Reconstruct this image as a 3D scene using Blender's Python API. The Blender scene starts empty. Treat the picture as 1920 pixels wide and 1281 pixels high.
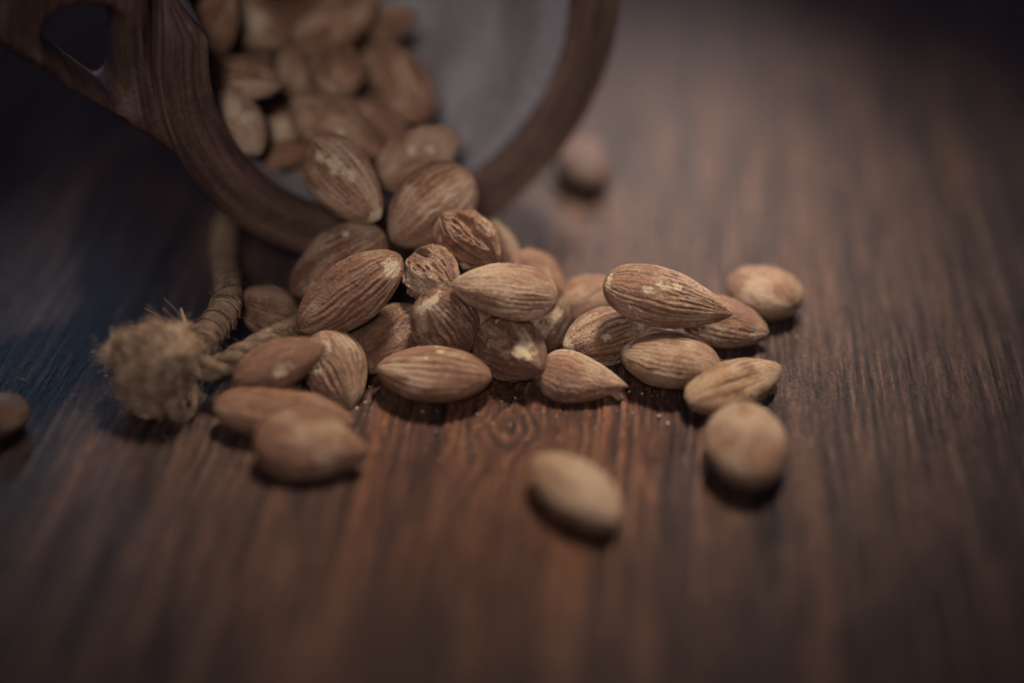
import bpy, bmesh, math, random
import numpy as np
from mathutils import Vector, Matrix

# ------------------------------------------------------------------ camera, world, lamps, exposure
sc = bpy.context.scene
MM = 0.001
PITCH = math.radians(32.0)
FPX = 3323.0                     # focal length in pixels of the 1920-wide photograph
CAM = np.array([0.0, -370.0, 213.0])            # millimetres
RIGHT = np.array([1.0, 0, 0])
FWD = np.array([0, math.cos(PITCH), -math.sin(PITCH)])
UP = np.array([0, math.sin(PITCH), math.cos(PITCH)])

cd = bpy.data.cameras.new('camera')
cam = bpy.data.objects.new('camera', cd)
sc.collection.objects.link(cam)
cam.location = Vector(CAM * MM)
cam.rotation_euler = (math.radians(90) - PITCH, 0, 0)
cd.sensor_width = 36.0
cd.lens = 36.0 * FPX / 1920.0
cd.clip_start = 0.01
cd.clip_end = 50.0
cd.dof.use_dof = True
cd.dof.focus_distance = 0.388
cd.dof.aperture_fstop = 2.15
cd.dof.aperture_blades = 0
sc.camera = cam

world = bpy.data.worlds.new('World')
sc.world = world
world.use_nodes = True
bg = world.node_tree.nodes['Background']
bg.inputs[0].default_value = (0.38, 0.37, 0.62, 1)
bg.inputs[1].default_value = 0.18

def area(name, loc, target, size, power, color, spread, shape='RECTANGLE', size_y=None):
    l = bpy.data.lights.new(name, 'AREA')
    l.shape = shape
    l.size = size * MM
    if size_y: l.size_y = size_y * MM
    l.energy = power
    l.color = color
    l.spread = math.radians(spread)
    o = bpy.data.objects.new(name, l)
    sc.collection.objects.link(o)
    o.location = Vector(loc) * MM
    d = Vector(target) - Vector(loc)
    o.rotation_euler = d.to_track_quat('-Z', 'Y').to_euler()
    return o

def spot(name, loc, target, cone, radius, power, color, blend=1.0):
    l = bpy.data.lights.new(name, 'SPOT')
    l.spot_size = math.radians(cone); l.spot_blend = blend
    l.shadow_soft_size = radius * MM
    l.energy = power; l.color = color
    o = bpy.data.objects.new(name, l)
    sc.collection.objects.link(o)
    o.location = Vector(loc) * MM
    o.rotation_euler = (Vector(target) - Vector(loc)).to_track_quat('-Z', 'Y').to_euler()
    return o
# soft-edged key from behind on the right, a low lamp behind, cool fill from the front, a small cool glint at the far left
key = spot('key_lamp', (120, 240, 610), (20, -2, 0), 21.5, 105, 116, (1.0, 0.90, 0.81))
key.scale = (0.56, 1.0, 1.0)      # cone squeezed to imitate a vignette: a pool of light longer than wide
back = spot('back_window_lamp', (85, 640, 350), (30, 62, 0), 11.5, 55, 36, (1.0, 0.86, 0.84))
back.scale = (0.7, 1.0, 1.0)
spot('front_fill_lamp', (-30, -450, 370), (-8, 12, 36), 17, 80, 19, (0.95, 0.89, 0.98))
spot('side_window_lamp', (-235, 430, 275), (-108, -42, 0), 8.5, 22, 4.2, (0.32, 0.62, 1.0))

sc.view_settings.view_transform = 'Standard'
sc.view_settings.look = 'None'
sc.view_settings.exposure = 0.0
sc.view_settings.gamma = 1.0
sc.cycles.use_denoising = True
sc.cycles.max_bounces = 6
sc.cycles.caustics_reflective = False
sc.cycles.caustics_refractive = False

# ------------------------------------------------------------------ helpers
def ray(px, py):
    return FWD + (px - 960) / FPX * RIGHT - (py - 640.5) / FPX * UP
def at_depth(px, py, d):
    return CAM + ray(px, py) * d
def at_height(px, py, z):
    r = ray(px, py)
    return CAM + r * ((z - CAM[2]) / r[2])

_rs = np.random.RandomState(7)
_perm = _rs.permutation(512)
_perm = np.concatenate([_perm, _perm, _perm])
_grad = _rs.uniform(-1, 1, 512)
def vnoise(x, y, z=0.0):
    """smooth value noise in [-1,1], arrays allowed"""
    x, y, z = np.broadcast_arrays(np.asarray(x, float), np.asarray(y, float), np.asarray(z, float))
    xi, yi, zi = np.floor(x).astype(int), np.floor(y).astype(int), np.floor(z).astype(int)
    xf, yf, zf = x - xi, y - yi, z - zi
    sm = lambda t: t * t * t * (t * (t * 6 - 15) + 10)
    u, v, w = sm(xf), sm(yf), sm(zf)
    xi &= 511; yi &= 511; zi &= 511
    def h(a, b, c): return _grad[_perm[_perm[_perm[a & 511] + (b & 511)] + (c & 511)] & 511]
    r = 0
    for dz, wz in ((0, 1 - w), (1, w)):
        for dy, wy in ((0, 1 - v), (1, v)):
            r = r + wz * wy * (h(xi, yi + dy, zi + dz) * (1 - u) + h(xi + 1, yi + dy, zi + dz) * u)
    return r
def fbm(x, y, z=0.0, o=3, gain=0.5):
    r = 0; a = 1.0; n = 0
    for k in range(o):
        r = r + a * vnoise(np.asarray(x) * 2**k + 17.3 * k, np.asarray(y) * 2**k + 5.1 * k, np.asarray(z) * 2**k + 9.7 * k)
        n += a; a *= gain
    return r / n

def mesh_obj(name, verts, faces, mat=None, parent=None, smooth=True, attrs=None):
    me = bpy.data.meshes.new(name)
    verts = np.asarray(verts, float) * MM
    if isinstance(faces, np.ndarray):
        nf, k = faces.shape
        me.vertices.add(len(verts)); me.vertices.foreach_set('co', verts.ravel())
        me.loops.add(nf * k); me.loops.foreach_set('vertex_index', faces.ravel().astype(np.int32))
        me.polygons.add(nf)
        me.polygons.foreach_set('loop_start', np.arange(0, nf * k, k, dtype=np.int32))
        me.polygons.foreach_set('loop_total', np.full(nf, k, dtype=np.int32))
        me.update(calc_edges=True); me.validate()
    else:
        me.from_pydata([tuple(v) for v in verts], [], faces); me.update()
    if smooth:
        me.polygons.foreach_set('use_smooth', np.ones(len(me.polygons), dtype=bool))
    for k, a in (attrs or {}).items():
        at = me.attributes.new(k, 'FLOAT', 'POINT')
        at.data.foreach_set('value', np.asarray(a, np.float32).ravel())
    o = bpy.data.objects.new(name, me)
    sc.collection.objects.link(o)
    if mat: me.materials.append(mat)
    if parent: o.parent = parent
    return o

def grid_faces(nr, nc, wrap=True):
    r = np.arange(nr - 1)[:, None]; c = np.arange(nc if wrap else nc - 1)[None, :]
    c2 = (c + 1) % nc
    f = np.stack([r * nc + c, r * nc + c2, (r + 1) * nc + c2, (r + 1) * nc + c], -1)
    return f.reshape(-1, 4)

def empty(name, loc=(0, 0, 0)):
    o = bpy.data.objects.new(name, None)
    o.location = Vector(loc) * MM
    o.empty_display_size = 0.01
    sc.collection.objects.link(o)
    return o
def tag(o, label=None, cat=None, group=None, kind=None):
    if label: o['label'] = label
    if cat: o['category'] = cat
    if group: o['group'] = group
    if kind: o['kind'] = kind
    return o

# node helpers
class NT:
    def __init__(s, name):
        s.m = bpy.data.materials.new(name); s.m.use_nodes = True
        s.t = s.m.node_tree; s.b = s.t.nodes['Principled BSDF']
        s.out = s.t.nodes['Material Output']
    def n(s, typ, **kw):
        x = s.t.nodes.new(typ)
        for k, v in kw.items(): setattr(x, k, v)
        return x
    def l(s, a, b): s.t.links.new(a, b)
    def val(s, sock, v):
        if hasattr(v, 'is_output') or isinstance(v, bpy.types.NodeSocket): s.l(v, sock)
        else: sock.default_value = v
    def math(s, op, a, b=0.0, clamp=False):
        x = s.n('ShaderNodeMath', operation=op, use_clamp=clamp); s.val(x.inputs[0], a); s.val(x.inputs[1], b); return x.outputs[0]
    def attr(s, name): return s.n('ShaderNodeAttribute', attribute_name=name).outputs['Fac']
    def coord(s, k='Object', scale=(1000, 1000, 1000)):
        c = s.n('ShaderNodeTexCoord').outputs[k]
        m = s.n('ShaderNodeMapping'); s.l(c, m.inputs[0]); m.inputs['Scale'].default_value = scale
        return m.outputs[0]
    def noise(s, vec, scale, detail=3, rough=0.55, dist=0.0, w=None):
        x = s.n('ShaderNodeTexNoise')
        if w is not None: x.noise_dimensions = '4D'; s.val(x.inputs['W'], w)
        s.l(vec, x.inputs['Vector']); x.inputs['Scale'].default_value = scale
        x.inputs['Detail'].default_value = detail; x.inputs['Roughness'].default_value = rough
        x.inputs['Distortion'].default_value = dist
        return x.outputs['Fac']
    def ramp(s, fac, stops):
        x = s.n('ShaderNodeValToRGB'); s.val(x.inputs[0], fac)
        e = x.color_ramp.elements
        while len(e) < len(stops): e.new(0.5)
        for k, (p, c) in enumerate(stops):
            e[k].position = p; e[k].color = (c[0], c[1], c[2], 1) if not isinstance(c, (int, float)) else (c, c, c, 1)
        return x.outputs[0]
    def mix(s, fac, a, b, blend='MIX'):
        x = s.n('ShaderNodeMix', data_type='RGBA', blend_type=blend); s.val(x.inputs['Factor'], fac)
        for sock, v in ((x.inputs['A'], a), (x.inputs['B'], b)):
            if isinstance(v, tuple): sock.default_value = (v[0], v[1], v[2], 1)
            else: s.l(v, sock)
        return x.outputs['Result']
    def bump(s, h, dist, strength=1.0, normal=None):
        x = s.n('ShaderNodeBump'); s.val(x.inputs['Height'], h)
        x.inputs['Distance'].default_value = dist * MM; x.inputs['Strength'].default_value = strength
        if normal is not None: s.l(normal, x.inputs['Normal'])
        return x.outputs[0]

# ------------------------------------------------------------------ materials
def mat_almond():
    t = NT('almond_skin')
    co = t.coord()
    rnd = t.n('ShaderNodeObjectInfo').outputs['Random']
    w = t.math('MULTIPLY', rnd, 53.0)
    ridge = t.attr('ridge'); chip = t.attr('chip'); dust = t.attr('dust')
    n1 = t.noise(co, 0.35, 4, 0.6, 0.3, w)
    n2 = t.noise(co, 1.7, 4, 0.7, 0.0, w)
    n3 = t.noise(co, 2.6, 3, 0.65, 0.0, w)
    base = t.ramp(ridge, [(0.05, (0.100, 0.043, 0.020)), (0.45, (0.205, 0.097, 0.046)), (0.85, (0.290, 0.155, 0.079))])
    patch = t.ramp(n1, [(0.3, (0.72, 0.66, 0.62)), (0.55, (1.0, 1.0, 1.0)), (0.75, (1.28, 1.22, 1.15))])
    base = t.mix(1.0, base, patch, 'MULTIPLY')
    tone = t.n('ShaderNodeObjectInfo').outputs['Color']
    hue = t.ramp(rnd, [(0.0, (0.90, 0.84, 0.80)), (0.5, (1.0, 1.0, 1.0)), (1.0, (1.10, 1.12, 1.12))])
    base = t.mix(1.0, base, hue, 'MULTIPLY')
    base = t.mix(1.0, base, tone, 'MULTIPLY')
    grain = t.ramp(n2, [(0.36, (0.58, 0.53, 0.50)), (0.62, (1.18, 1.18, 1.18))])
    base = t.mix(0.8, base, grain, 'MULTIPLY')
    # powdery bloom: pale specks, denser where the dust attribute says
    sp = t.math('ADD', t.math('MULTIPLY', n3, 0.75), t.math('MULTIPLY', dust, 0.42))
    spm = t.ramp(sp, [(0.50, 0.0), (0.72, 1.0)])
    base = t.mix(t.math('MULTIPLY', spm, 0.60), base, (0.43, 0.292, 0.168))
    n4 = t.noise(co, 1.15, 4, 0.75, 0.0, w)
    fl = t.ramp(t.math('ADD', n4, t.math('MULTIPLY', dust, 0.10)), [(0.66, 0.0), (0.72, 1.0)])
    base = t.mix(t.math('MULTIPLY', fl, 0.7), base, (0.54, 0.44, 0.32))
    chipc = t.mix(n2, (0.34, 0.225, 0.115), (0.58, 0.45, 0.27))
    nc = t.noise(co, 1.6, 4, 0.65, 0.0, w)
    cm = t.ramp(t.math('ADD', chip, t.math('MULTIPLY', t.math('SUBTRACT', nc, 0.5), 1.9)), [(0.34, 0.0), (0.62, 1.0)])
    cm = t.math('MULTIPLY', cm, t.math('MULTIPLY', chip, 3.0, True))
    base = t.mix(t.math('MULTIPLY', cm, 0.88), base, chipc)
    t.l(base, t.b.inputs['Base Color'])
    t.b.inputs['Roughness'].default_value = 0.55
    t.b.inputs['Specular IOR Level'].default_value = 0.40
    h = t.math('ADD', t.math('MULTIPLY', n2, 0.9), t.math('MULTIPLY', n3, 0.7))
    t.l(t.bump(h, 0.8, 1.0), t.b.inputs['Normal'])
    return t.m

def mat_table():
    t = NT('stained_wood')
    co = t.coord('Object', (1000, 1000, 1000))
    cs = t.coord('Object', (1000, 55, 1000))
    cs2 = t.coord('Object', (1000, 12, 1000))
    g = t.attr('grain'); red = t.attr('red')
    n1 = t.noise(cs, 1.2, 5, 0.7)
    n2 = t.noise(cs, 2.0, 3, 0.6)
    nb = t.noise(cs2, 0.16, 3, 0.55)
    f = t.math('ADD', t.math('MULTIPLY', g, 0.56), t.math('MULTIPLY', n1, 0.36))
    f = t.math('ADD', f, t.math('MULTIPLY', nb, 0.22))
    dark = t.ramp(f, [(0.30, (0.012, 0.008, 0.008)), (0.50, (0.044, 0.026, 0.020)), (0.70, (0.110, 0.067, 0.048)), (0.92, (0.190, 0.122, 0.088))])
    redc = t.ramp(f, [(0.32, (0.016, 0.007, 0.005)), (0.55, (0.070, 0.026, 0.012)), (0.85, (0.215, 0.088, 0.036))])
    base = t.mix(red, dark, redc)
    pore = t.noise(t.coord('Object', (1000, 260, 1000)), 1.25, 4, 0.72)
    line = t.noise(t.coord('Object', (1000, 24, 1000)), 1.9, 3, 0.6)
    base = t.mix(0.85, base, t.ramp(pore, [(0.34, (0.42, 0.40, 0.42)), (0.50, (0.95, 0.95, 0.95)), (0.68, (1.55, 1.50, 1.45))]), 'MULTIPLY')
    base = t.mix(0.8, base, t.ramp(line, [(0.34, (0.40, 0.38, 0.40)), (0.46, (1.0, 1.0, 1.0)), (0.66, (1.35, 1.32, 1.3))]), 'MULTIPLY')
    t.l(base, t.b.inputs['Base Color'])
    r = t.math('ADD', 0.40, t.math('MULTIPLY', n2, 0.22))
    t.l(r, t.b.inputs['Roughness'])
    t.b.inputs['Specular IOR Level'].default_value = 0.34
    fine = t.noise(t.coord('Object', (1000, 420, 1000)), 1.5, 4, 0.7)
    n5 = t.noise(cs, 1.7, 3, 0.6)
    h = t.math('ADD', t.math('MULTIPLY', n5, 0.8), t.math('MULTIPLY', fine, 0.9))
    t.l(t.bump(h, 1.6, 1.0), t.b.inputs['Normal'])
    return t.m

def mat_cup(name, tone, rough, spec, lines=1.0):
    t = NT(name)
    c = t.n('ShaderNodeTexCoord').outputs['Object']
    sep = t.n('ShaderNodeSeparateXYZ'); t.l(c, sep.inputs[0])
    x = t.math('MULTIPLY', sep.outputs[0], 1000.0); y = t.math('MULTIPLY', sep.outputs[1], 1000.0); z = t.math('MULTIPLY', sep.outputs[2], 1000.0)
    r = t.math('SQRT', t.math('ADD', t.math('MULTIPLY', x, x), t.math('MULTIPLY', y, y)))
    cmb = t.n('ShaderNodeCombineXYZ')
    t.l(t.math('MULTIPLY', r, 0.46 * lines), cmb.inputs[0]); t.l(t.math('MULTIPLY', x, 0.03), cmb.inputs[1])
    t.l(t.math('ADD', t.math('MULTIPLY', y, 0.03), t.math('MULTIPLY', z, 0.06)), cmb.inputs[2])
    n1 = t.noise(cmb.outputs[0], 0.9, 3, 0.6, 0.15)
    co = t.coord()
    n2 = t.noise(co, 0.9, 4, 0.65)
    n3 = t.noise(co, 1.6, 4, 0.7)
    f = t.math('ADD', t.math('MULTIPLY', n1, 0.80), t.math('MULTIPLY', n3, 0.28))
    d, m, l = tone
    base = t.ramp(f, [(0.38, d), (0.55, m), (0.72, l)])
    n5 = t.noise(co, 0.45, 5, 0.75)
    base = t.mix(0.7, base, t.ramp(n5, [(0.34, (0.55, 0.52, 0.50)), (0.52, (1.0, 1.0, 1.0)), (0.68, (1.3, 1.28, 1.25))]), 'MULTIPLY')
    t.l(base, t.b.inputs['Base Color'])
    t.l(t.math('ADD', rough - 0.08, t.math('MULTIPLY', n2, 0.16)), t.b.inputs['Roughness'])
    t.b.inputs['Specular IOR Level'].default_value = spec
    t.l(t.bump(t.math('ADD', t.math('MULTIPLY', n1, 1.2), t.math('MULTIPLY', n3, 0.8)), 0.5, 0.8), t.b.inputs['Normal'])
    return t.m

def mat_fibre(name, a, b):
    t = NT(name)
    co = t.coord()
    n = t.noise(co, 0.45, 3, 0.6)
    n2 = t.noise(co, 5.0, 2, 0.5)
    t.l(t.mix(1.0, t.ramp(n, [(0.32, a), (0.68, b)]), t.ramp(n2, [(0.3, 0.7), (0.7, 1.15)]), 'MULTIPLY'), t.b.inputs['Base Color'])
    t.b.inputs['Roughness'].default_value = 0.8
    t.b.inputs['Specular IOR Level'].default_value = 0.2
    t.l(t.bump(n2, 0.12, 0.7), t.b.inputs['Normal'])
    return t.m

M_ALM = mat_almond()
M_TAB = mat_table()
M_CUP = mat_cup('dark_cup_wood', ((0.024, 0.012, 0.007), (0.074, 0.038, 0.022), (0.145, 0.080, 0.046)), 0.52, 0.34)
M_CUPIN = mat_cup('brightened_cup_inside', ((0.13, 0.108, 0.094), (0.22, 0.195, 0.180), (0.31, 0.280, 0.262)), 0.5, 0.35, 0.5)  # paled: the cool light inside the cup is put into the colour
M_JUTE = mat_fibre('jute', (0.13, 0.078, 0.044), (0.31, 0.205, 0.120))  # darkened, so the colour carries the shadow beneath the cup
M_WOOL = mat_fibre('frayed_jute', (0.29, 0.175, 0.095), (0.68, 0.475, 0.29))
M_CORE = mat_fibre('jute_core', (0.16, 0.092, 0.042), (0.30, 0.19, 0.10))

# ------------------------------------------------------------------ the table: long planks
YAW = math.radians(4.93)
table = empty('table_top')
tag(table, kind='structure')
table.rotation_euler = (0, 0, -YAW)
def to_plank(P):
    c, s = math.cos(YAW), math.sin(YAW)
    return P[0] * c - P[1] * s, P[0] * s + P[1] * c
gap1 = to_plank(at_height(1852, 640, 0))[0]
knot = to_plank(at_height(955, 800, 0))

def plank(s0, s1, seed, l_dense=(-150, 330), ds=0.36, dl=1.15, dense=True):
    xs = np.arange(s0, s1 + 1e-6, ds) if dense else np.linspace(s0, s1, 120)
    ls = np.concatenate([np.linspace(-300, l_dense[0], 20)[:-1], np.arange(l_dense[0], l_dense[1], dl), np.linspace(l_dense[1], 900, 50)])
    S, L = np.meshgrid(xs, ls)
    # grain flow: lines wander slowly and part round a knot
    q = S + 3.0 * fbm(S * 0.012 + seed, L * 0.006, seed) + 0.5 * vnoise(S * 0.1, L * 0.05, seed)
    ks, kl = knot
    e = np.exp(-((S - ks) / 20) ** 2 - ((L - kl) / 17) ** 2)
    rr = np.sqrt(((S - ks) / 1.0) ** 2 + ((L - kl) / 1.6) ** 2)
    q = q * (1 - e) + (ks + np.sign(S - ks + 1e-6) * np.abs(rr) * 1.0 + 2.0 * fbm(S * .15, L * .12, 3.1)) * e
    # fan out towards the viewer on the near left
    H = np.zeros_like(S)
    rs = np.random.RandomState(seed)
    # ridges of hard late wood
    p = s0 - 12
    ridge = np.zeros_like(S)
    while p < s1 + 12:
        wob = 0.35 * vnoise(p * 3.1, L[:, :1] * 0.035, seed) + 0.16 * vnoise(p * 5.7, L[:, :1] * 0.16, seed + 3)
        amp = rs.uniform(0.35, 1.0) * np.clip(0.55 + 0.9 * vnoise(p * 7.7, L[:, :1] * 0.022, seed + 9), 0.05, 1.3)
        d = (q - p - wob)
        wd = rs.uniform(0.32, 0.6)
        ridge += amp * np.exp(-(d / wd) ** 2)
        ridge -= 0.9 * amp * np.exp(-((d + wd * 2.0) / (wd * 1.3)) ** 2)
        p += rs.uniform(1.5, 3.6)
    broad = fbm(q * 0.15, L * 0.013, seed + 2.5, 4, 0.6)
    mid = fbm(q * 0.8, L * 0.045, seed + 4.5, 3, 0.6)
    fine = fbm(q * 1.6, L * 0.22, seed + 8.5, 2)
    crack = np.zeros_like(S)
    for k in range(46 if dense else 4):
        pc = rs.uniform(s0, s1); lc = rs.uniform(-140, 300); ll = rs.uniform(8, 45)
        crack += np.exp(-((q - pc - 0.5 * vnoise(pc, L[:, :1] * .08, seed)) / 0.33) ** 2) * np.exp(-((L - lc) / ll) ** 4)
    H = 0.46 * ridge + 0.18 * mid + 0.16 * fine - 0.55 * np.clip(crack, 0, 1)
    g = np.clip(0.5 + 0.38 * broad + 0.40 * mid + 0.30 * ridge + 0.20 * fine - 0.5 * np.clip(crack, 0, 1), 0, 1)
    red = np.clip(1.15 * np.exp(-((S - ks + 2) / 42) ** 2 - ((L - kl + 12) / 55) ** 2) + 0.16 + 0.45 * broad, 0, 1)
    # worn, rounded edges
    ed = np.minimum(S - s0, s1 - S)
    H -= 1.6 * np.exp(-ed / 0.8)
    nr, nc = S.shape
    V = np.stack([S, L, H], -1).reshape(-1, 3)
    F = grid_faces(nr, nc, wrap=False)
    # skirt down the sides
    n0 = len(V)
    rim = np.concatenate([np.arange(nc), np.arange(1, nr) * nc + nc - 1, (nr - 1) * nc + np.arange(nc - 2, -1, -1), np.arange(nr - 2, 0, -1) * nc])
    low = V[rim].copy(); low[:, 2] = -28
    V = np.concatenate([V, low])
    k = np.arange(len(rim)); k2 = (k + 1) % len(rim)
    F = np.concatenate([F, np.stack([rim[k2], rim[k], n0 + k, n0 + k2], -1)])
    pad = np.zeros(len(rim)) + 0.2
    return mesh_obj('plank', V, F, M_TAB, table, attrs={'grain': np.concatenate([g.ravel(), pad]), 'red': np.concatenate([red.ravel(), pad])})
GAPL = -168
plank(GAPL + 0.6, gap1 - 0.25, 3)
plank(gap1 + 0.25, gap1 + 150, 11)
plank(GAPL - 160, GAPL - 0.6, 23, dense=False)

# ------------------------------------------------------------------ wooden drinking cup lying on its side
CC = np.array([-26.0, 378.0, 57.6]) + np.array([0, -370.0, 0])
th, ph = math.radians(26), math.radians(-2)
AX = np.array([math.sin(th) * math.cos(ph), -math.cos(th) * math.cos(ph), math.sin(ph)])
AU = np.cross([0, 0, 1.0], AX); AU /= np.linalg.norm(AU)
AV = np.cross(AX, AU)
CC = CC + AU * 1.2
cup = empty('wooden_cup')
cup.matrix_world = Matrix(((AU[0], AV[0], AX[0], CC[0] * MM), (AU[1], AV[1], AX[1], CC[1] * MM), (AU[2], AV[2], AX[2], CC[2] * MM), (0, 0, 0, 1)))
tag(cup, 'dark wooden cup lying on its side spilling almonds', 'cup')
NTH = 288
T = np.linspace(0, 2 * math.pi, NTH, endpoint=False)
deg = np.degrees(T)
# carved thumb notch where the handle starts
def notch(d):
    b = np.interp(d, [126, 150, 160, 168.5, 171], [0, 1.0, 0.62, 0.10, 0])
    return b
NB = notch(deg)
RIN = 44.6 + 15.5 * NB + 0.25 * vnoise(deg * 0.03, 1.2)
ROUT = np.maximum(57.2, RIN + 5) + 0.3 * vnoise(deg * 0.025, 4.7)
DIP = -7.0 * NB ** 1.2
def ring(r, z): return np.stack([np.cos(T) * r, np.sin(T) * r, np.broadcast_to(z, r.shape)], -1)
def lerp(a, b, f): return a + (b - a) * f
prof = []   # rings from the outside base to the inner lip
depth = 108.0
for s_ in np.linspace(0, 1, 34):
    a = s_ * math.pi / 2
    z = -depth + (depth - 3) * (1 - math.cos(a))
    body = (57.2 - 15.0 * ((-3 - z) / depth) ** 1.3) * (math.sin(a) ** 0.42 if s_ > 0 else 0.01)
    near = np.clip((z + 14) / 11, 0, 1)
    prof.append(ring(lerp(np.full(NTH, body), ROUT, near), z + DIP * max(0, (s_ - .8) / .2)))
gr = np.clip(0.6 + 0.8 * vnoise(deg * 0.02, 7.7), 0, 1)       # carved groove, worn in places
for f in np.concatenate([[0.0, 0.012, 0.03, 0.05], np.linspace(0.07, 0.86, 30), [0.90, 0.94, 0.97, 0.99, 1.0]]):
    dz = -1.6 * math.exp(-f / 0.012) - 0.9 * (f / 0.8) ** 3 - 3.0 * max(0, (f - 0.93) / 0.07) ** 2
    dz = dz - 1.1 * gr * math.exp(-((f - 0.13) / 0.022) ** 2) - 0.35 * np.exp(-((f - 0.52 - 0.05 * vnoise(deg * .02, 2.2)) / 0.03) ** 2) - 0.3 * np.exp(-((f - 0.72 - 0.05 * vnoise(deg * .02, 5.2)) / 0.03) ** 2)
    wv = 0.35 * vnoise(deg * 0.02 + 3, f * 3) + 0.12 * vnoise(deg * 0.15, f * 14)
    prof.append(ring(lerp(ROUT, RIN, f), dz + DIP + wv))
V = np.concatenate(prof)
mesh_obj('outer_wall', V, grid_faces(len(prof), NTH), M_CUP, cup)
prof = []
for s_ in np.linspace(0, 1, 40):
    a = s_ * math.pi / 2
    rr = lerp(RIN - 0.02, np.full(NTH, 44.6), min(1, s_ * 3)) - 9.0 * s_
    r = rr * (max(0.0, math.cos(a)) ** 0.38 if s_ < 1 else 0.0)
    prof.append(ring(np.maximum(r, 0.05), lerp(-3.7 + DIP, -95.0, math.sin(a) ** 1.1)))
V = np.concatenate(prof)
mesh_obj('inner_wall', V, grid_faces(len(prof), NTH), M_CUPIN, cup)

# handle: a slab with a finger hole, in the plane of the rim
def resample(pts, n, c, start=0):
    pts = np.array(pts, float)
    # closed Catmull-Rom, then sampled by angle round c
    P = []
    m = len(pts)
    for i in range(m):
        p0, p1, p2, p3 = pts[i - 1], pts[i], pts[(i + 1) % m], pts[(i + 2) % m]
        for t in np.linspace(0, 1, 24, endpoint=False):
            P.append(0.5 * ((2 * p1) + (-p0 + p2) * t + (2 * p0 - 5 * p1 + 4 * p2 - p3) * t * t + (-p0 + 3 * p1 - 3 * p2 + p3) * t ** 3))
    P = np.array(P); d = P - c
    a = np.arctan2(d[:, 1], d[:, 0]); r = np.hypot(d[:, 0], d[:, 1])
    o = np.argsort(a); a, r = a[o], r[o]
    A = np.linspace(-math.pi, math.pi, n, endpoint=False)
    R = np.interp(A, np.concatenate([a - 2 * math.pi, a, a + 2 * math.pi]), np.tile(r, 3))
    return A, R
hc = np.array([-70.5, 9.0])
outl = [(-47.5, -25.5), (-57, -16.8), (-66, -9.0), (-77, 1.8), (-89, 12.8), (-100, 25), (-106, 42), (-98, 58), (-82, 62), (-66, 52), (-56, 38), (-55.2, 22), (-55.0, 5), (-53, -10), (-49, -21)]
hole = [(-62.4, 4.8), (-62.4, 12), (-65, 16.5), (-71, 18.0), (-77, 16.5), (-79.0, 11.5), (-75.0, 5.4), (-69.8, -0.6), (-66.2, -4.2), (-63.6, -2.2)]
NH = 160
A, RO = resample(outl, NH, hc); _, RH = resample(hole, NH, hc)
rings = []
def hring(R, z): rings.append(np.stack([hc[0] + np.cos(A) * R, hc[1] + np.sin(A) * R, np.full(NH, z)], -1))
ZF, ZB = -2.4, -24.0
for R, z in ((RH + 2.4, ZB), (RH + 0.6, ZB + 2), (RH, ZB + 5), (RH, ZF - 6), (RH + 0.5, ZF - 3.2), (RH + 1.4, ZF - 1.2), (RH + 2.6, ZF - 0.3)):
    hring(R, z)
for f in (0.25, 0.5, 0.75):
    hring(lerp(RH + 2.6, np.maximum(RO - 3.6, RH + 2.8), f), ZF + 0.2 * math.sin(f * math.pi))
for R, z in ((np.maximum(RO - 3.6, RH + 2.9), ZF - 0.3), (np.maximum(RO - 1.8, RH + 3.2), ZF - 1.2), (RO - 0.5, ZF - 3.2), (RO, ZF - 6), (RO, ZB + 5), (RO - 0.8, ZB + 2), (np.maximum(RO - 2.4, RH + 2.6), ZB), (RH + 2.4, ZB)):
    hring(R, z)
mesh_obj('handle', np.concatenate(rings), grid_faces(len(rings), NH)[:, ::-1], M_CUP, cup)

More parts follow.
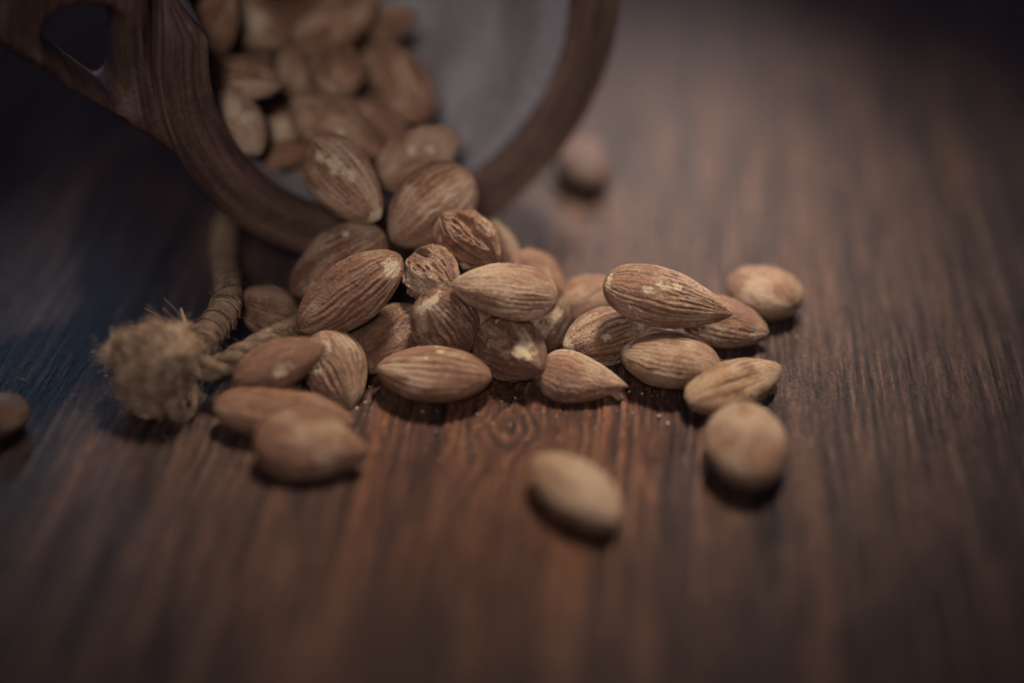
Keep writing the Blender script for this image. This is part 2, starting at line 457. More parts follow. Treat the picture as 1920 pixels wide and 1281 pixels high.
# ------------------------------------------------------------------ almonds
def nrm(v): return v / np.linalg.norm(v)
def almond_mesh(Ln, W, Th, nt, na, seed, wrinkle=0.0, ridge_amp=0.26, ridges=7.0, chips=(), tipk=0.66, blunt=0.5, bend=0.0, dusty=0.3, wedge=0.0, crease=0.0, lumpy=0.5):
    s = np.linspace(0, 1, nt)
    t = (1 - np.cos(np.pi * s)) / 2
    t = 0.0006 + t * 0.9988
    def pr(a, b):
        m = a / (a + b)
        return t ** a * (1 - t) ** b / (m ** a * (1 - m) ** b)
    w = pr(blunt, tipk); h = pr(blunt * 0.92, tipk * 0.86)
    phi = np.linspace(0, 2 * np.pi, na, endpoint=False)
    Tt, Ph = np.meshgrid(t, phi, indexing='ij')
    c, sn = np.cos(Ph), np.sin(Ph)
    e = 2 / 1.86
    cy = np.sign(c) * np.abs(c) ** e; cz = np.sign(sn) * np.abs(sn) ** e
    ww = w[:, None] * W / 2; hh = h[:, None] * Th / 2
    if wedge:
        hh = hh * np.where(sn < 0, 1 - wedge, 1.0)
    sd = seed * 13.37
    X = (Tt - 0.5) * Ln
    # radius field for the noise: position on a unit-ish almond
    lump = fbm(X * 0.10 + sd, cy * 1.3 + sd, cz * 1.3, 2)
    env = np.clip(np.sin(np.pi * Tt), 0, 1) ** 0.6
    ph2 = Ph + 0.09 * vnoise(Tt * 2.4 + sd, c * 1.2, sn * 1.2) + 0.05 * vnoise(Tt * 9 + sd, c * 3, sn * 3) + 0.022 * vnoise(Tt * 26 + sd, c * 6, sn * 6)
    K = ridges
    NR = round(ridges * 4.4)
    phase = NR * ph2 + 2.6 * vnoise(np.cos(ph2) * 3.0 + sd, np.sin(ph2) * 3.0, Tt * 1.8 + sd)
    row = np.sin(phase)
    row = np.where(row > -0.35, np.minimum(row * 0.8 + 0.35, 0.75), (row + 0.35) * 1.9)      # rounded ridges, narrow grooves
    r1 = vnoise(np.cos(ph2) * K + sd, np.sin(ph2) * K + 31, Tt * 2.2 + sd)
    r2 = vnoise(np.cos(ph2) * K * 2.1 + sd + 9, np.sin(ph2) * K * 2.1, Tt * 6)
    r3 = fbm(X * 1.1 + sd, cy * W * 0.75, cz * Th * 0.9, 2)
    fade = np.clip(0.75 + 0.8 * vnoise(np.cos(ph2) * 2.2 + sd, np.sin(ph2) * 2.2 + 4, Tt * 4 + sd), 0.15, 1.15)
    rg = np.clip(0.60 * row * fade + 0.42 * r1 + 0.36 * r2, -1, 1)
    disp = 0.95 * ridge_amp * rg * env + 0.10 * r3 * env + 0.10 * fbm(X * 1.9 + sd, cy * W * 0.95, cz * Th * 0.95, 2) * env + lumpy * lump * env
    if wrinkle:
        wx, wy, wz = X * 0.13 + sd, cy * W * 0.21 + sd, cz * Th * 0.25
        q1 = vnoise(wx * 0.9, wy, wz) * 0.8
        wr = 1 - 2.0 * np.abs(vnoise(wx + q1, wy + q1, wz))
        wr2 = 1 - 2.0 * np.abs(vnoise(wx * 2.3 + q1 + 7, wy * 2.3, wz * 2.3 + q1))
        wr3 = 1 - 2.0 * np.abs(vnoise(wx * 4.7 + 3, wy * 4.7, wz * 4.7))
        disp += wrinkle * env * (0.80 * wr + 0.36 * wr2 + 0.10 * wr3 - 0.4)
        rg = 0.45 * rg + 0.55 * np.clip(0.6 * wr2 + 0.4 * wr3 + 0.1, -1, 1)
    # the seam along both edges
    seam = np.exp(-(np.minimum(np.abs(Ph - np.pi), np.minimum(Ph, 2 * np.pi - Ph)) / 0.10) ** 2)
    disp += 0.10 * seam * env
    if crease:
        disp -= crease * np.exp(-((Ph - np.pi / 2 - 0.25 - 0.5 * (Tt - .4)) / 0.13) ** 2) * np.clip((0.75 - Tt) * 4, 0, 1) * env
    chip = np.zeros_like(Tt)
    for (t0, p0, st, sp) in chips:
        dp = (Ph - math.radians(p0) + np.pi) % (2 * np.pi) - np.pi
        d = np.sqrt(((Tt - t0) / st) ** 2 + (dp * np.maximum(w, .15)[:, None] / math.radians(sp)) ** 2)
        d = d + 0.55 * fbm(X * 0.9 + sd, cy * W * .55, cz * Th * .55, 3)
        m = np.clip((1.25 - d) * 1.1, 0, 1)
        chip = np.maximum(chip, m)
    disp -= 0.22 * chip * env
    nx_y = cy / np.maximum(ww, 0.4); nx_z = cz / np.maximum(hh, 0.4)
    ln = np.sqrt(nx_y ** 2 + nx_z ** 2) + 1e-9
    Y = ww * cy + disp * nx_y / ln
    Z = hh * cz + disp * nx_z / ln
    Y = Y + bend * (Tt - 0.45) ** 2 * W
    V = np.stack([X, Y, Z], -1)
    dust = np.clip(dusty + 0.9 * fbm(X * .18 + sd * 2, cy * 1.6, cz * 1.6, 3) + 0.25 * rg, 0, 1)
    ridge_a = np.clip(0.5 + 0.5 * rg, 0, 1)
    V = V.reshape(-1, 3); n0 = len(V)
    F = grid_faces(nt, na)
    return V, F, {'ridge': ridge_a, 'chip': chip, 'dust': dust}

PLACED = []
def almond(label, px, py, ln, wd, ang, tilt=None, roll=0.0, d=None, z=None, res=1, tr=0.60, seed=None, flip=False, tone=(1, 1, 1), **kw):
    """image centre, apparent length and width (px), direction of the tip; tilt None = lies flat on the table"""
    a_ = math.radians(ang)
    e2 = math.cos(a_) * RIGHT + math.sin(a_) * UP
    if tilt is None:
        f_ = math.atan(-1.6 * math.sin(a_))
    else:
        f_ = math.radians(tilt)
    ax = math.cos(f_) * e2 - math.sin(f_) * FWD
    if tilt is None:
        ax = nrm(ax * np.array([1, 1, 0]))
        n0 = np.array([0, 0, 1.0])
    else:
        n0 = nrm(-FWD - (-FWD @ ax) * ax)
    b = np.cross(n0, ax)
    if tilt is not None and b[2] < 0: b = -b
    rr = math.radians(roll)
    n = n0 * math.cos(rr) + b * math.sin(rr)
    y = np.cross(n, ax)
    Rm = np.stack([ax, y, n], 1)
    dep = d or 385.0
    Lm, Wm = ln * dep / FPX, wd * dep / FPX
    p2 = -math.sin(a_) * RIGHT + math.cos(a_) * UP
    for it in range(14):
        S = Rm @ np.diag([Lm ** 2, Wm ** 2, (tr * Wm) ** 2]) @ Rm.T / 4
        vl = 2 * math.sqrt(e2 @ S @ e2) * FPX / dep; vw = 2 * math.sqrt(p2 @ S @ p2) * FPX / dep
        Lm = min(31.0, max(14.0, Lm * (ln / vl))); Wm = min(18.5, max(7.0, Wm * (wd / vw)))
        if d is None:
            hz = math.sqrt(S[2, 2]) * 0.97 if z is None else z
            c = at_height(px, py, hz); dep = (c - CAM) @ FWD
        else:
            c = at_depth(px, py, d)
    k = len(PLACED)
    nt, na = {2: (190, 160), 1: (120, 104), 0: (64, 56)}[res]
    V, F, at = almond_mesh(Lm, Wm, tr * Wm, nt, na, (seed if seed is not None else k + 1), **kw)
    if flip: V = V * np.array([1, -1, -1])
    o = mesh_obj('almond', V, F, M_ALM, attrs=at)
    M4 = Matrix([[*Rm[i], c[i] * MM] for i in range(3)] + [[0, 0, 0, 1]])
    o.matrix_world = M4
    o.color = (*tone, 1)
    tag(o, label, 'almond', 'almonds spilling from the cup and scattered on the table')
    PLACED.append((label, c, Lm, Wm, tr * Wm, dep))
    return o

ALM = [
 # --- in and on the mouth of the cup
 dict(label='almond lying on the cup rim with pale scuffs, tip pointing down right', px=645, py=339, ln=205, wd=126, ang=-47, tilt=18, roll=-18, d=403, res=1, ridge_amp=0.16, chips=((0.42, 70, 0.14, 16), (0.60, 62, 0.07, 12), (0.98, 90, 0.05, 60), (0.25, 80, .07, 12)), dusty=0.45, tone=(1.05,1.03,1.0)),
 dict(label='broad grooved almond leaning on the rim, right of the scuffed one', px=808, py=388, ln=196, wd=146, ang=222, tilt=10, roll=-8, d=405, res=1, tr=.62, ridge_amp=0.24),
 dict(label='almond behind the broad grooved one, pale spots, tip pointing right', px=785, py=294, ln=178, wd=112, ang=32, tilt=-5, roll=10, d=415, res=1, ridge_amp=.16, chips=((0.45, 80, .07, 14), (.62, 100, .06, 12)), dusty=.5),
 dict(label='almond in the cup above the scuffed one, slanting down right', px=632, py=240, ln=205, wd=112, ang=-31, tilt=10, roll=20, d=419, res=1, ridge_amp=.2, chips=((.6, 110, .05, 8),)),
 dict(label='round-looking almond in the cup, left of the upright leaning one', px=629, py=132, ln=124, wd=112, ang=110, tilt=-45, roll=0, d=430, res=0, tr=.74, ridge_amp=.2),
 dict(label='almond leaning upright against the grey inside of the cup', px=749, py=150, ln=192, wd=106, ang=123, tilt=-12, roll=5, d=431, res=0, tr=.74, ridge_amp=.18),
 dict(label='almond at the left inside the cup, tip pointing right, above the pale one', px=455, py=148, ln=155, wd=94, ang=-8, tilt=5, roll=30, d=413, res=0, tr=.74),
 dict(label='pale scuffed almond half hidden by the left rim of the cup', px=445, py=232, ln=150, wd=108, ang=-52, tilt=12, roll=10, d=410, res=0, tr=.74, chips=((.35, 90, .2, 30), (.3, 150, .15, 30), (.6, 70, .1, 20)), dusty=.8),
 dict(label='narrow tan almond standing between two almonds inside the cup', px=549, py=140, ln=112, wd=62, ang=105, tilt=-20, d=435, res=0, tr=.74, dusty=.7),
 dict(label='yellowish worn almond end in the gap above the lower rim', px=522, py=250, ln=118, wd=66, ang=38, tilt=10, d=424, res=0, tr=.74, dusty=.8, chips=((.6, 90, .3, 30), (.5, 130, .3, 30))),
 dict(label='shaded almond in the gap just above the lower left rim', px=515, py=292, ln=150, wd=62, ang=12, tilt=0, roll=30, d=422, res=0, tr=.74),
 dict(label='large blurred almond at the top edge, inside the cup', px=628, py=42, ln=200, wd=112, ang=31, tilt=0, roll=20, d=442, res=0, tr=.74),
 dict(label='almond with a yellow chipped patch, top left inside the cup', px=480, py=45, ln=150, wd=110, ang=-30, tilt=10, roll=0, d=437, res=0, tr=.74, chips=((.5, 90, .3, 32),)),
 dict(label='small almond end farthest right at the top inside the cup', px=735, py=42, ln=90, wd=62, ang=15, tilt=20, d=446, res=0, tr=.74),
 dict(label='brown almond beside the handle notch, at the top left inside the cup', px=405, py=40, ln=150, wd=90, ang=70, tilt=0, d=420, res=0, tr=.74),
 dict(label='dark almond mostly hidden behind the slanting one in the cup', px=702, py=232, ln=150, wd=80, ang=-25, tilt=0, roll=20, d=428, res=0, tr=.74),
 dict(label='deep shaded almond low in the cup between the others', px=580, py=205, ln=150, wd=100, ang=20, tilt=0, d=446, res=0, tr=.74),
 dict(label='deep shaded almond at the back of the cup', px=560, py=75, ln=160, wd=100, ang=-60, tilt=0, d=462, res=0, tr=.74),
 dict(label='deep shaded almond at the back left of the cup', px=420, py=100, ln=160, wd=100, ang=30, tilt=0, d=446, res=0, tr=.74),
 dict(label='blurred almond deep in the cup, right of the chipped yellow one', px=548, py=30, ln=150, wd=96, ang=75, tilt=0, d=464, res=0, tr=.74),
 dict(label='shaded almond wedged under the upright leaning one in the cup', px=690, py=205, ln=150, wd=96, ang=40, tilt=0, d=446, res=0, tr=.74),
 dict(label='shaded almond behind the round-looking and upright almonds', px=690, py=95, ln=150, wd=96, ang=95, tilt=0, d=460, res=0, tr=.74),
 dict(label='shaded almond wedged behind the tip-right almond in the cup', px=500, py=195, ln=150, wd=92, ang=-20, tilt=0, d=438, res=0, tr=.74),
 dict(label='blurred almond tucked under the cup top almonds, above the left one', px=455, py=95, ln=160, wd=100, ang=10, tilt=0, d=442, res=0, tr=.74),
 dict(label='almond at the very top edge between the largest blurred pair', px=590, py=-15, ln=170, wd=110, ang=-15, tilt=0, d=474, res=0, tr=.74),
 dict(label='almond at the top edge directly above the yellow-chipped one', px=450, py=-25, ln=170, wd=110, ang=15, tilt=0, d=458, res=0, tr=.74),
 dict(label='shaded almond below the slanting one, just inside the rim', px=590, py=285, ln=150, wd=84, ang=15, tilt=0, roll=20, d=430, res=0, tr=.74),
 # --- the spilled heap
 dict(label='dull brown almond leaning on the rim, behind the big striped almond', px=633, py=494, ln=208, wd=128, ang=212, tilt=0, roll=14, d=403, res=1, ridge_amp=.10, dusty=.42, chips=((.78, 60, .05, 8), (.3, 120, .04, 6)), tone=(.72,.64,.62)),
 dict(label='big deeply striped almond with a cream chip on its upper right end', px=656, py=550, ln=238, wd=122, ang=35, tilt=4, roll=22, d=386, res=2, ridge_amp=.34, ridges=7.5, tipk=.58, blunt=.56, chips=((.90, 122, .07, 22),), dusty=.12, flip=False, tone=(.86,.80,.76)),
 dict(label='small rounded almond left of the big striped one, by the cord', px=500, py=582, ln=118, wd=98, ang=160, tilt=30, roll=20, d=401, res=1, ridge_amp=.10, dusty=.5, chips=((.5, 20, .05, 10),), tone=(.9,.82,.76)),
 dict(label='wrinkled round almond just right of the big striped one', px=812, py=518, ln=118, wd=106, ang=-40, tilt=35, roll=0, d=390, res=2, wrinkle=1.15, ridge_amp=.18, dusty=.35, tone=(.74,.68,.66)),
 dict(label='shrivelled dark almond at the top of the heap', px=879, py=451, ln=142, wd=96, ang=-42, tilt=10, roll=10, d=397, res=2, wrinkle=1.7, ridge_amp=.2, dusty=.25, tr=.8, tone=(.70,.62,.58)),
 dict(label='small pale almond peeking out behind the shrivelled one', px=940, py=464, ln=86, wd=56, ang=110, tilt=0, d=412, res=1, dusty=.6),
 dict(label='striped almond with its tip to the left, top centre of the heap', px=946, py=546, ln=202, wd=110, ang=174, tilt=4, roll=32, d=383, res=2, ridge_amp=.27, ridges=7.5, tipk=.74, dusty=.55),
 dict(label='smooth almond with a cream dot on its raised tip, centre of heap', px=836, py=607, ln=136, wd=126, ang=128, tilt=28, roll=0, d=387, res=2, ridge_amp=.09, dusty=.18, tipk=.46, chips=((.93, 90, .05, 34),), tone=(.66,.58,.54)),
 dict(label='brown almond lying flat under the big striped one', px=722, py=632, ln=176, wd=118, ang=38, tilt=-14, roll=34, d=391, res=1, ridge_amp=.14, dusty=.22, tone=(.66,.60,.58)),
 dict(label='deeply wavy striped almond at the front centre of the heap', px=813, py=701, ln=220, wd=106, ang=176, roll=-6, res=2, ridge_amp=.36, ridges=6.0, tipk=.68, blunt=.6, dusty=.3, chips=((.45, 95, .04, 6), (.55, 75, .03, 5)), tone=(.92,.86,.82)),
 dict(label='dark wrinkled almond with a cream scar, right of front centre', px=959, py=655, ln=148, wd=124, ang=-35, tilt=38, roll=0, d=386, res=2, wrinkle=1.0, ridge_amp=.2, dusty=.2, tr=.72, chips=((.78, 75, .13, 20), (.4, 110, .03, 6), (.3, 60, .03, 6)), tone=(.62,.55,.52)),
 dict(label='blurred almond behind the tip-left striped one', px=1012, py=520, ln=128, wd=84, ang=-40, tilt=0, roll=20, d=409, res=0),
 dict(label='tan blurred almond left behind the largest top almond', px=1105, py=562, ln=130, wd=92, ang=20, tilt=0, roll=30, d=409, res=0, dusty=.4),
 dict(label='small dark almond with a pale edge, deep in the heap gap', px=1032, py=608, ln=96, wd=66, ang=60, tilt=0, d=399, res=1, wrinkle=.3, chips=((.7, 90, .15, 20),), tone=(.55,.5,.5)),
 dict(label='dull almond with a cream tip at its left, beside the wedge almond', px=1132, py=632, ln=160, wd=112, ang=196, tilt=16, roll=26, d=393, res=2, ridge_amp=.14, dusty=.35, chips=((.96, 90, .05, 50), (.55, 70, .06, 8)), tone=(.78,.74,.72)),
 dict(label='shaded almond tucked beneath the largest top almond', px=1205, py=640, ln=130, wd=90, ang=10, tilt=0, roll=40, d=394, res=1),
 dict(label='wedge-shaped broken almond with its tip to the right, front of heap', px=1094, py=714, ln=168, wd=104, ang=-12, tilt=12, roll=36, d=382, res=2, ridge_amp=.07, wedge=.45, tipk=1.0, blunt=.42, dusty=.45, bend=.25, lumpy=.3, tone=(.95,.9,.88)),
 dict(label='largest almond, lying on top at the right, floury cream scar', px=1253, py=560, ln=250, wd=116, ang=-14, tilt=3, roll=24, d=386, res=2, ridge_amp=.27, ridges=8.0, tipk=.85, blunt=.5, dusty=.4, chips=((.47, 84, .10, 9), (.34, 100, .05, 8), (.54, 74, .05, 9), (.04, 90, .02, 20))),
 dict(label='finely grooved almond under the largest one, right front', px=1256, py=676, ln=188, wd=110, ang=172, roll=-8, res=2, ridge_amp=.24, ridges=8.5, tipk=.62, blunt=.55, dusty=.45, chips=((.93, 60, .05, 14),)),
 dict(label='creased yellow-brown almond with grey spot, right end of the heap', px=1378, py=722, ln=204, wd=98, ang=20, roll=-14, res=2, ridge_amp=.10, tipk=.72, blunt=.55, dusty=.5, crease=.6, tone=(1.05,1.06,.86)),
 dict(label='pointed almond poking out behind the largest top almond', px=1358, py=606, ln=170, wd=100, ang=-14, tilt=5, roll=30, d=399, res=1, ridge_amp=.2, dusty=.35),
 # --- strays
 dict(label='blurred almond on the table beyond the right end of the heap', px=1430, py=548, ln=142, wd=114, ang=150, roll=0, res=0, dusty=.5),
 dict(label='round end-on almond on the table in front of the creased one', px=1400, py=834, ln=156, wd=156, ang=-90, roll=0, res=0, ridge_amp=.08, dusty=.65, tr=.68, tipk=.55, blunt=.52, tone=(1.12,1.12,1.08), lumpy=.2),
 dict(label='blurred almond lying alone nearest the viewer, tip down right', px=1080, py=920, ln=194, wd=114, ang=-38, roll=0, res=0, dusty=.75, ridge_amp=.1, tr=.66, tipk=.58, blunt=.55, tone=(1.1,1.1,1.08), lumpy=.25),
 dict(label='blurred almond alone behind the cup, right of its rim', px=1094, py=310, ln=114, wd=102, ang=-70, roll=0, res=0, dusty=0.0, tr=.7, tone=(.42,.40,.40)),  # low tone and no dust paint it as if shaded by the cup
 dict(label='blurred almond cut off by the left edge of the picture', px=-8, py=782, ln=96, wd=88, ang=200, roll=0, res=0, tr=.7),
 dict(label='sharp-edged almond with a cream chip, leaning beside the frayed cord', px=524, py=684, ln=192, wd=98, ang=22, tilt=8, roll=30, d=374, res=1, ridge_amp=.07, tipk=.7, dusty=.1, chips=((.55, 125, .10, 14),), tone=(.82,.70,.68), lumpy=.25),
 dict(label='round almond with a cream scar, standing behind the sharp-edged one', px=630, py=694, ln=160, wd=118, ang=-68, tilt=16, roll=10, d=382, res=2, ridge_amp=.2, dusty=.35, chips=((.42, 130, .14, 20), (.25, 100, .1, 18))),
 dict(label='long striped almond lying across in front of the sharp-edged one', px=532, py=776, ln=268, wd=102, ang=-7, tilt=4, roll=48, d=370, res=1, ridge_amp=.22, dusty=.15, lumpy=.2, tone=(.98,.92,.88)),
 dict(label='smooth almond at the very front left, lying against the long one', px=584, py=836, ln=220, wd=132, ang=-6, tilt=6, roll=34, d=359, res=1, ridge_amp=.08, dusty=.2, wedge=.35, lumpy=.2, tone=(.98,.92,.88), tipk=.8),
]
for a in ALM:
    almond(**a)

# ------------------------------------------------------------------ jute cord with a frayed end
def spline(pts, n):
    pts = np.array(pts, float); m = len(pts)
    P = np.concatenate([[2 * pts[0] - pts[1]], pts, [2 * pts[-1] - pts[-2]]])
    out = []
    for u in np.linspace(0, m - 1 - 1e-6, n):
        i = int(u); t = u - i
        p0, p1, p2, p3 = P[i], P[i + 1], P[i + 2], P[i + 3]
        out.append(0.5 * ((2 * p1) + (-p0 + p2) * t + (2 * p0 - 5 * p1 + 4 * p2 - p3) * t * t + (-p0 + 3 * p1 - 3 * p2 + p3) * t ** 3))
    return np.array(out)
def frames(P):
    Tn = np.gradient(P, axis=0); Tn /= np.linalg.norm(Tn, axis=1)[:, None]
    A_ = np.zeros_like(P); a0 = np.cross(Tn[0], [0, 0, 1.0]); a0 /= np.linalg.norm(a0)
    for i in range(len(P)):
        a0 = a0 - (a0 @ Tn[i]) * Tn[i]; a0 /= np.linalg.norm(a0); A_[i] = a0
    return Tn, A_, np.cross(Tn, A_)
def tube(P, R, na=8):
    Tn, A_, B_ = frames(P)
    n = len(P); R = np.broadcast_to(R, (n,))
    a = np.linspace(0, 2 * np.pi, na, endpoint=False)
    V = P[:, None] + R[:, None, None] * (np.cos(a)[None, :, None] * A_[:, None] + np.sin(a)[None, :, None] * B_[:, None])
    return V.reshape(-1, 3), grid_faces(n, na)
class Acc:
    def __init__(s): s.v = []; s.f = []; s.n = 0
    def add(s, V, F): s.v.append(V); s.f.append(F + s.n); s.n += len(V)
    def build(s, name, mat, parent): return mesh_obj(name, np.concatenate(s.v), np.concatenate(s.f), mat, parent)

rng = np.random.RandomState(5)
cord = empty('jute_cord', at_height(420, 610, 0))
cord_inv = np.array(cord.location) / MM
tag(cord, 'frayed jute cord coming from under the cup rim', 'cord')
def loc(P): return np.asarray(P) - cord_inv
headB = at_depth(372, 652, 380)
pathA = spline([headB, at_depth(392, 625, 383), at_depth(418, 590, 388), at_depth(428, 545, 396), at_height(420, 490, 4.5), at_height(425, 430, 4.5), at_height(470, 350, 4.5)], 150)
pathB = spline([at_depth(378, 690, 378), at_depth(410, 688, 378), at_depth(455, 663, 380), at_depth(505, 637, 384), at_height(560, 612, 3.2), at_height(620, 590, 3.0)], 150)
def twisted(path, R, pitch, name_fibres, nf=26):
    """two-ply cord: every ply is a bundle of fine yarns"""
    P = loc(path)
    Tn, A_, B_ = frames(P)
    s = np.concatenate([[0], np.cumsum(np.linalg.norm(np.diff(P, axis=0), axis=1))])
    for k in range(3):
        acc = Acc()
        w = 2 * np.pi * (s / pitch + k / 3)
        Q = P + 0.52 * R * (np.cos(w)[:, None] * A_ + np.sin(w)[:, None] * B_)
        acc.add(*tube(Q, 0.50 * R, 10))
        T2, A2, B2 = frames(Q)
        for j in range(nf):
            f0 = 2 * np.pi * j / nf
            w2 = f0 - 2 * np.pi * s / (pitch * 0.62) + 0.25 * np.sin(s * 0.9 + j)
            rad = 0.50 * R * (1 + 0.05 * np.sin(s * 2.1 + j * 1.7)) + 0.03
            Q2 = Q + rad[:, None] * (np.cos(w2)[:, None] * A2 + np.sin(w2)[:, None] * B2)
            acc.add(*tube(Q2, 0.11, 4))
        acc.build(name_fibres, M_JUTE, cord)
twisted(pathB, 2.5, 13.0, 'strand')
twisted(pathA, 3.1, 15.0, 'strand')
# binding wound round the cord where the end was tied off
acc = Acc()
P = loc(pathA[4:62]); Tn, A_, B_ = frames(P)
turns = 15
u = np.linspace(0, 1, 60 * turns)
idx = u * (len(P) - 1); i0 = np.clip(idx.astype(int), 0, len(P) - 2); fr = (idx - i0)[:, None]
Pc = P[i0] * (1 - fr) + P[i0 + 1] * fr
Ac = A_[i0]; Bc = B_[i0]
for rep in range(4):
    w = 2 * np.pi * (turns * u + rep * 0.25) + 0.3 * np.sin(u * 40 + rep)
    rad = 3.3 + 0.25 * np.sin(u * 60 + rep * 2) + 0.12 * rng.randn(len(u)).cumsum() / 30
    Q = Pc + rad[:, None] * (np.cos(w)[:, None] * Ac + np.sin(w)[:, None] * Bc)
    acc.add(*tube(Q, 0.17, 5))
acc.build('binding', M_JUTE, cord)
# stray hairs along both runs
acc = Acc()
for path, r0, n in ((pathA, 3.0, 260), (pathB, 2.5, 120)):
    P = loc(path); Tn, A_, B_ = frames(P)
    for j in range(n):
        i = rng.randint(2, int(len(P) * .75)); a = rng.uniform(0, 2 * np.pi)
        nd = np.cos(a) * A_[i] + np.sin(a) * B_[i]
        p0 = P[i] + nd * r0 * .85
        d = nd * rng.uniform(.2, .8) + Tn[i] * rng.uniform(-1, 1) + rng.randn(3) * .3
        d /= np.linalg.norm(d); L_ = rng.uniform(.8, 2.6)
        cv = rng.randn(3) * .5
        t = np.linspace(0, 1, 6)[:, None]
        acc.add(*tube(p0 + d * L_ * t + cv * t * t, 0.05, 3))
acc.build('stray_hair', M_JUTE, cord)

# frayed head: thousands of curly fibres in clumps
hc3 = at_depth(303, 688, 377)
Rball = 10.6
acc = Acc()
base = loc(headB); cen = loc(hc3)
axis = nrm(cen - base)
sq = np.array([0.95, 0.9, 1.14])
def keep_up(Q):
    Q[:, 2] = np.maximum(Q[:, 2], 0.15 - cord_inv[2]); return Q
# woolly locks: every lock is a sheaf of fibres that curls over one of the lobes of the matted head
lobes = []
for k in range(15):
    d = nrm(rng.randn(3) + np.array([0, -.35, .15]))
    lobes.append((cen + d * rng.uniform(3.8, 6.0) * sq, rng.uniform(3.6, 5.2)))
lobes += [(cen + np.array([-6.5, -1, 4.5]), 3.6), (cen + np.array([3.5, -3, 6.5]), 4.2), (cen + np.array([-3.0, -4, -5.0]), 4.4), (cen + np.array([4.0, -4, -5.5]), 4.0), (cen, 6.5)]
for (lc, lr) in lobes:
    axl = nrm(rng.randn(3))
    for c in range(22):
        d = nrm(rng.randn(3) + 0.6 * nrm(lc - cen + 1e-3))
        e1 = nrm(np.cross(d, axl + rng.randn(3) * .35)); e2_ = np.cross(d, e1)
        arc = rng.uniform(0.6, 1.4); bow = rng.uniform(-.4, .4); lift = rng.uniform(-.5, 1.6); freq = rng.uniform(3, 7); p0_ = rng.uniform(0, 6.28)
        wa = rng.uniform(.2, .7); R0 = lr * rng.uniform(.72, 1.02)
        for j in range(22):
            t = np.linspace(0, 1, 9)
            w_ = (t - 0.4) * arc * 2
            dd = d[None] * np.cos(w_)[:, None] + (e1[None] + bow * t[:, None] * e2_[None]) * np.sin(w_)[:, None] + e2_[None] * rng.randn() * .09 + e1[None] * rng.randn() * .10
            dd /= np.linalg.norm(dd, axis=1)[:, None]
            rad = R0 + rng.randn() * .3 + lift * (t - .4) + abs(rng.randn()) * .5 * t ** 2
            Q = lc + dd * rad[:, None]
            Q = Q + wa * (np.sin(t * freq + p0_)[:, None] * e2_ + np.cos(t * freq * 1.2 + p0_)[:, None] * d) * .5 + rng.randn(3) * .9 * (t ** 3)[:, None]
            acc.add(*tube(keep_up(Q), np.linspace(.085, .05, 9), 3))
# loose ends of mixed length standing off the surface
for c in range(300):
    lc, lr = lobes[rng.randint(len(lobes))]
    d = nrm(rng.randn(3) + .5 * nrm(lc - cen + 1e-3)); t = np.linspace(0, 1, 8)[:, None]
    dr = nrm(d * rng.uniform(.1, 1) + rng.randn(3) * .9)
    Q = lc + d * lr * .85 + dr * rng.uniform(.8, 4.6) * t + rng.randn(3) * 1.8 * t * t + rng.randn(3) * .5 * np.sin(t * 7)
    acc.add(*tube(keep_up(Q), np.linspace(.05, .03, 8), 3))
# a lock sticking out to the left
for j in range(260):
    t = np.linspace(0, 1, 9)[:, None]
    p0 = cen + np.array([-7.5, 0, 1.5]) + rng.randn(3) * .9
    p1 = loc(at_depth(212, 662, 379)) + rng.randn(3) * np.array([1.3, 1.2, 1.6])
    Q = p0 * (1 - t) + p1 * t + rng.randn(3) * 1.3 * np.sin(t * 3 + rng.rand() * 3) * t + rng.randn(3) * 1.2 * t ** 3
    acc.add(*tube(Q, np.linspace(.08, .05, 9), 3))
# fibres leading from the cord into the head
for j in range(420):
    t = np.linspace(0, 1, 8)[:, None]
    p0 = base + rng.randn(3) * 1.5 + (loc(pathA[6]) - base) * rng.rand()
    p1 = cen + rng.randn(3) * 4.5
    acc.add(*tube(p0 * (1 - t) + p1 * t + rng.randn(3) * 1.0 * np.sin(t * 3.1), .07, 3))
acc.build('frayed_end', M_WOOL, cord)
# matted core
na, nt = 40, 26
a = np.linspace(0, 2 * np.pi, na, endpoint=False); b = np.linspace(0.02, np.pi - .02, nt)
Bm, Am = np.meshgrid(b, a, indexing='ij')
D = np.stack([np.sin(Bm) * np.cos(Am), np.sin(Bm) * np.sin(Am), np.cos(Bm)], -1).reshape(-1, 3)
rad = 5.6 * (1 + 0.4 * fbm(D[:, 0] * 1.6 + 3, D[:, 1] * 1.6, D[:, 2] * 1.6, 2))
mesh_obj('matted_core', cen + D * rad[:, None], grid_faces(nt, na), M_CORE, cord)
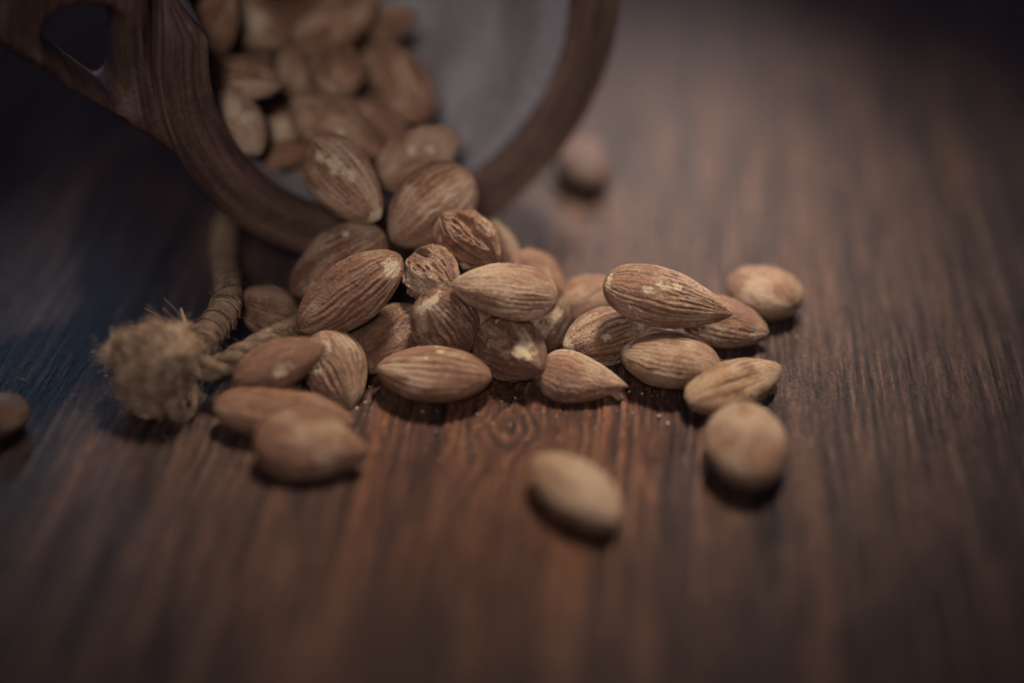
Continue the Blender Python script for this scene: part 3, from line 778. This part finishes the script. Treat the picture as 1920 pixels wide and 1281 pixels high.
# the stiff straw poking up
st = spline([loc(at_depth(352, 612, 381)), loc(at_depth(345, 596, 381)), loc(at_depth(339, 578, 381))], 10)
mesh_obj('straw', *tube(st, np.linspace(.34, .26, 10), 7), M_WOOL, cord)

# ------------------------------------------------------------------ small things on the table
p = at_height(41, 711, 0.5)
fb = spline([at_height(33, 708, .35) - p, at_height(41, 710, .8) - p, at_height(49, 715, .35) - p], 14)
o = mesh_obj('loose_fibre', *tube(fb, .12, 5), M_WOOL); o.location = Vector(p) * MM
tag(o, 'single pale fibre lying on the dark wood at the far left', 'fibre')
acc = Acc()
oct_v = np.array([(1, 0, 0), (0, 1, 0), (-1, 0, 0), (0, -1, 0), (0, 0, .7), (0, 0, -.7)], float)
oct_f = np.array([(0, 1, 4), (1, 2, 4), (2, 3, 4), (3, 0, 4), (1, 0, 5), (2, 1, 5), (3, 2, 5), (0, 3, 5)])
spots = [(873, 833, .42), (989, 823, .55), (792, 772, .3), (1204, 738, .35), (1222, 742, .25), (1300, 771, .4), (1310, 775, .3), (1020, 772, .3), (690, 752, .25), (1252, 752, .2), (1105, 778, .22), (905, 790, .2), (1500, 640, .3), (1560, 700, .25), (745, 790, .22), (960, 760, .2)]
for k in range(170):
    spots.append((rng.normal(980, 260), rng.normal(745, 45), abs(rng.normal(.06, .05)) + .05))
for (x, y, r) in spots:
    c = at_height(x, y, 0.1 + r * .5)
    acc.add(c + oct_v * r * rng.uniform(.6, 1.3, (6, 1)), oct_f)
for k in range(110):
    x, y = rng.normal(960, 280), rng.normal(765, 60)
    c = at_height(x, y, 0.22); r = rng.uniform(.18, .5)
    A3 = rng.randn(3, 3); A3[:, 2] *= .5
    acc.add(c + (oct_v * np.array([1, .7, .18]) * r * rng.uniform(.6, 1.4, (6, 1))) @ np.array([[math.cos(k), math.sin(k), 0.2], [-math.sin(k), math.cos(k), 0.1], [0, 0, 1]]), oct_f)
M_CRUMB = mat_fibre('almond_crumb', (0.30, 0.22, 0.14), (0.55, 0.46, 0.34))
o = acc.build('almond_crumbs', M_CRUMB, None)
tag(o, 'fine pale almond crumbs scattered on the wood round the heap', 'crumbs', kind='stuff')
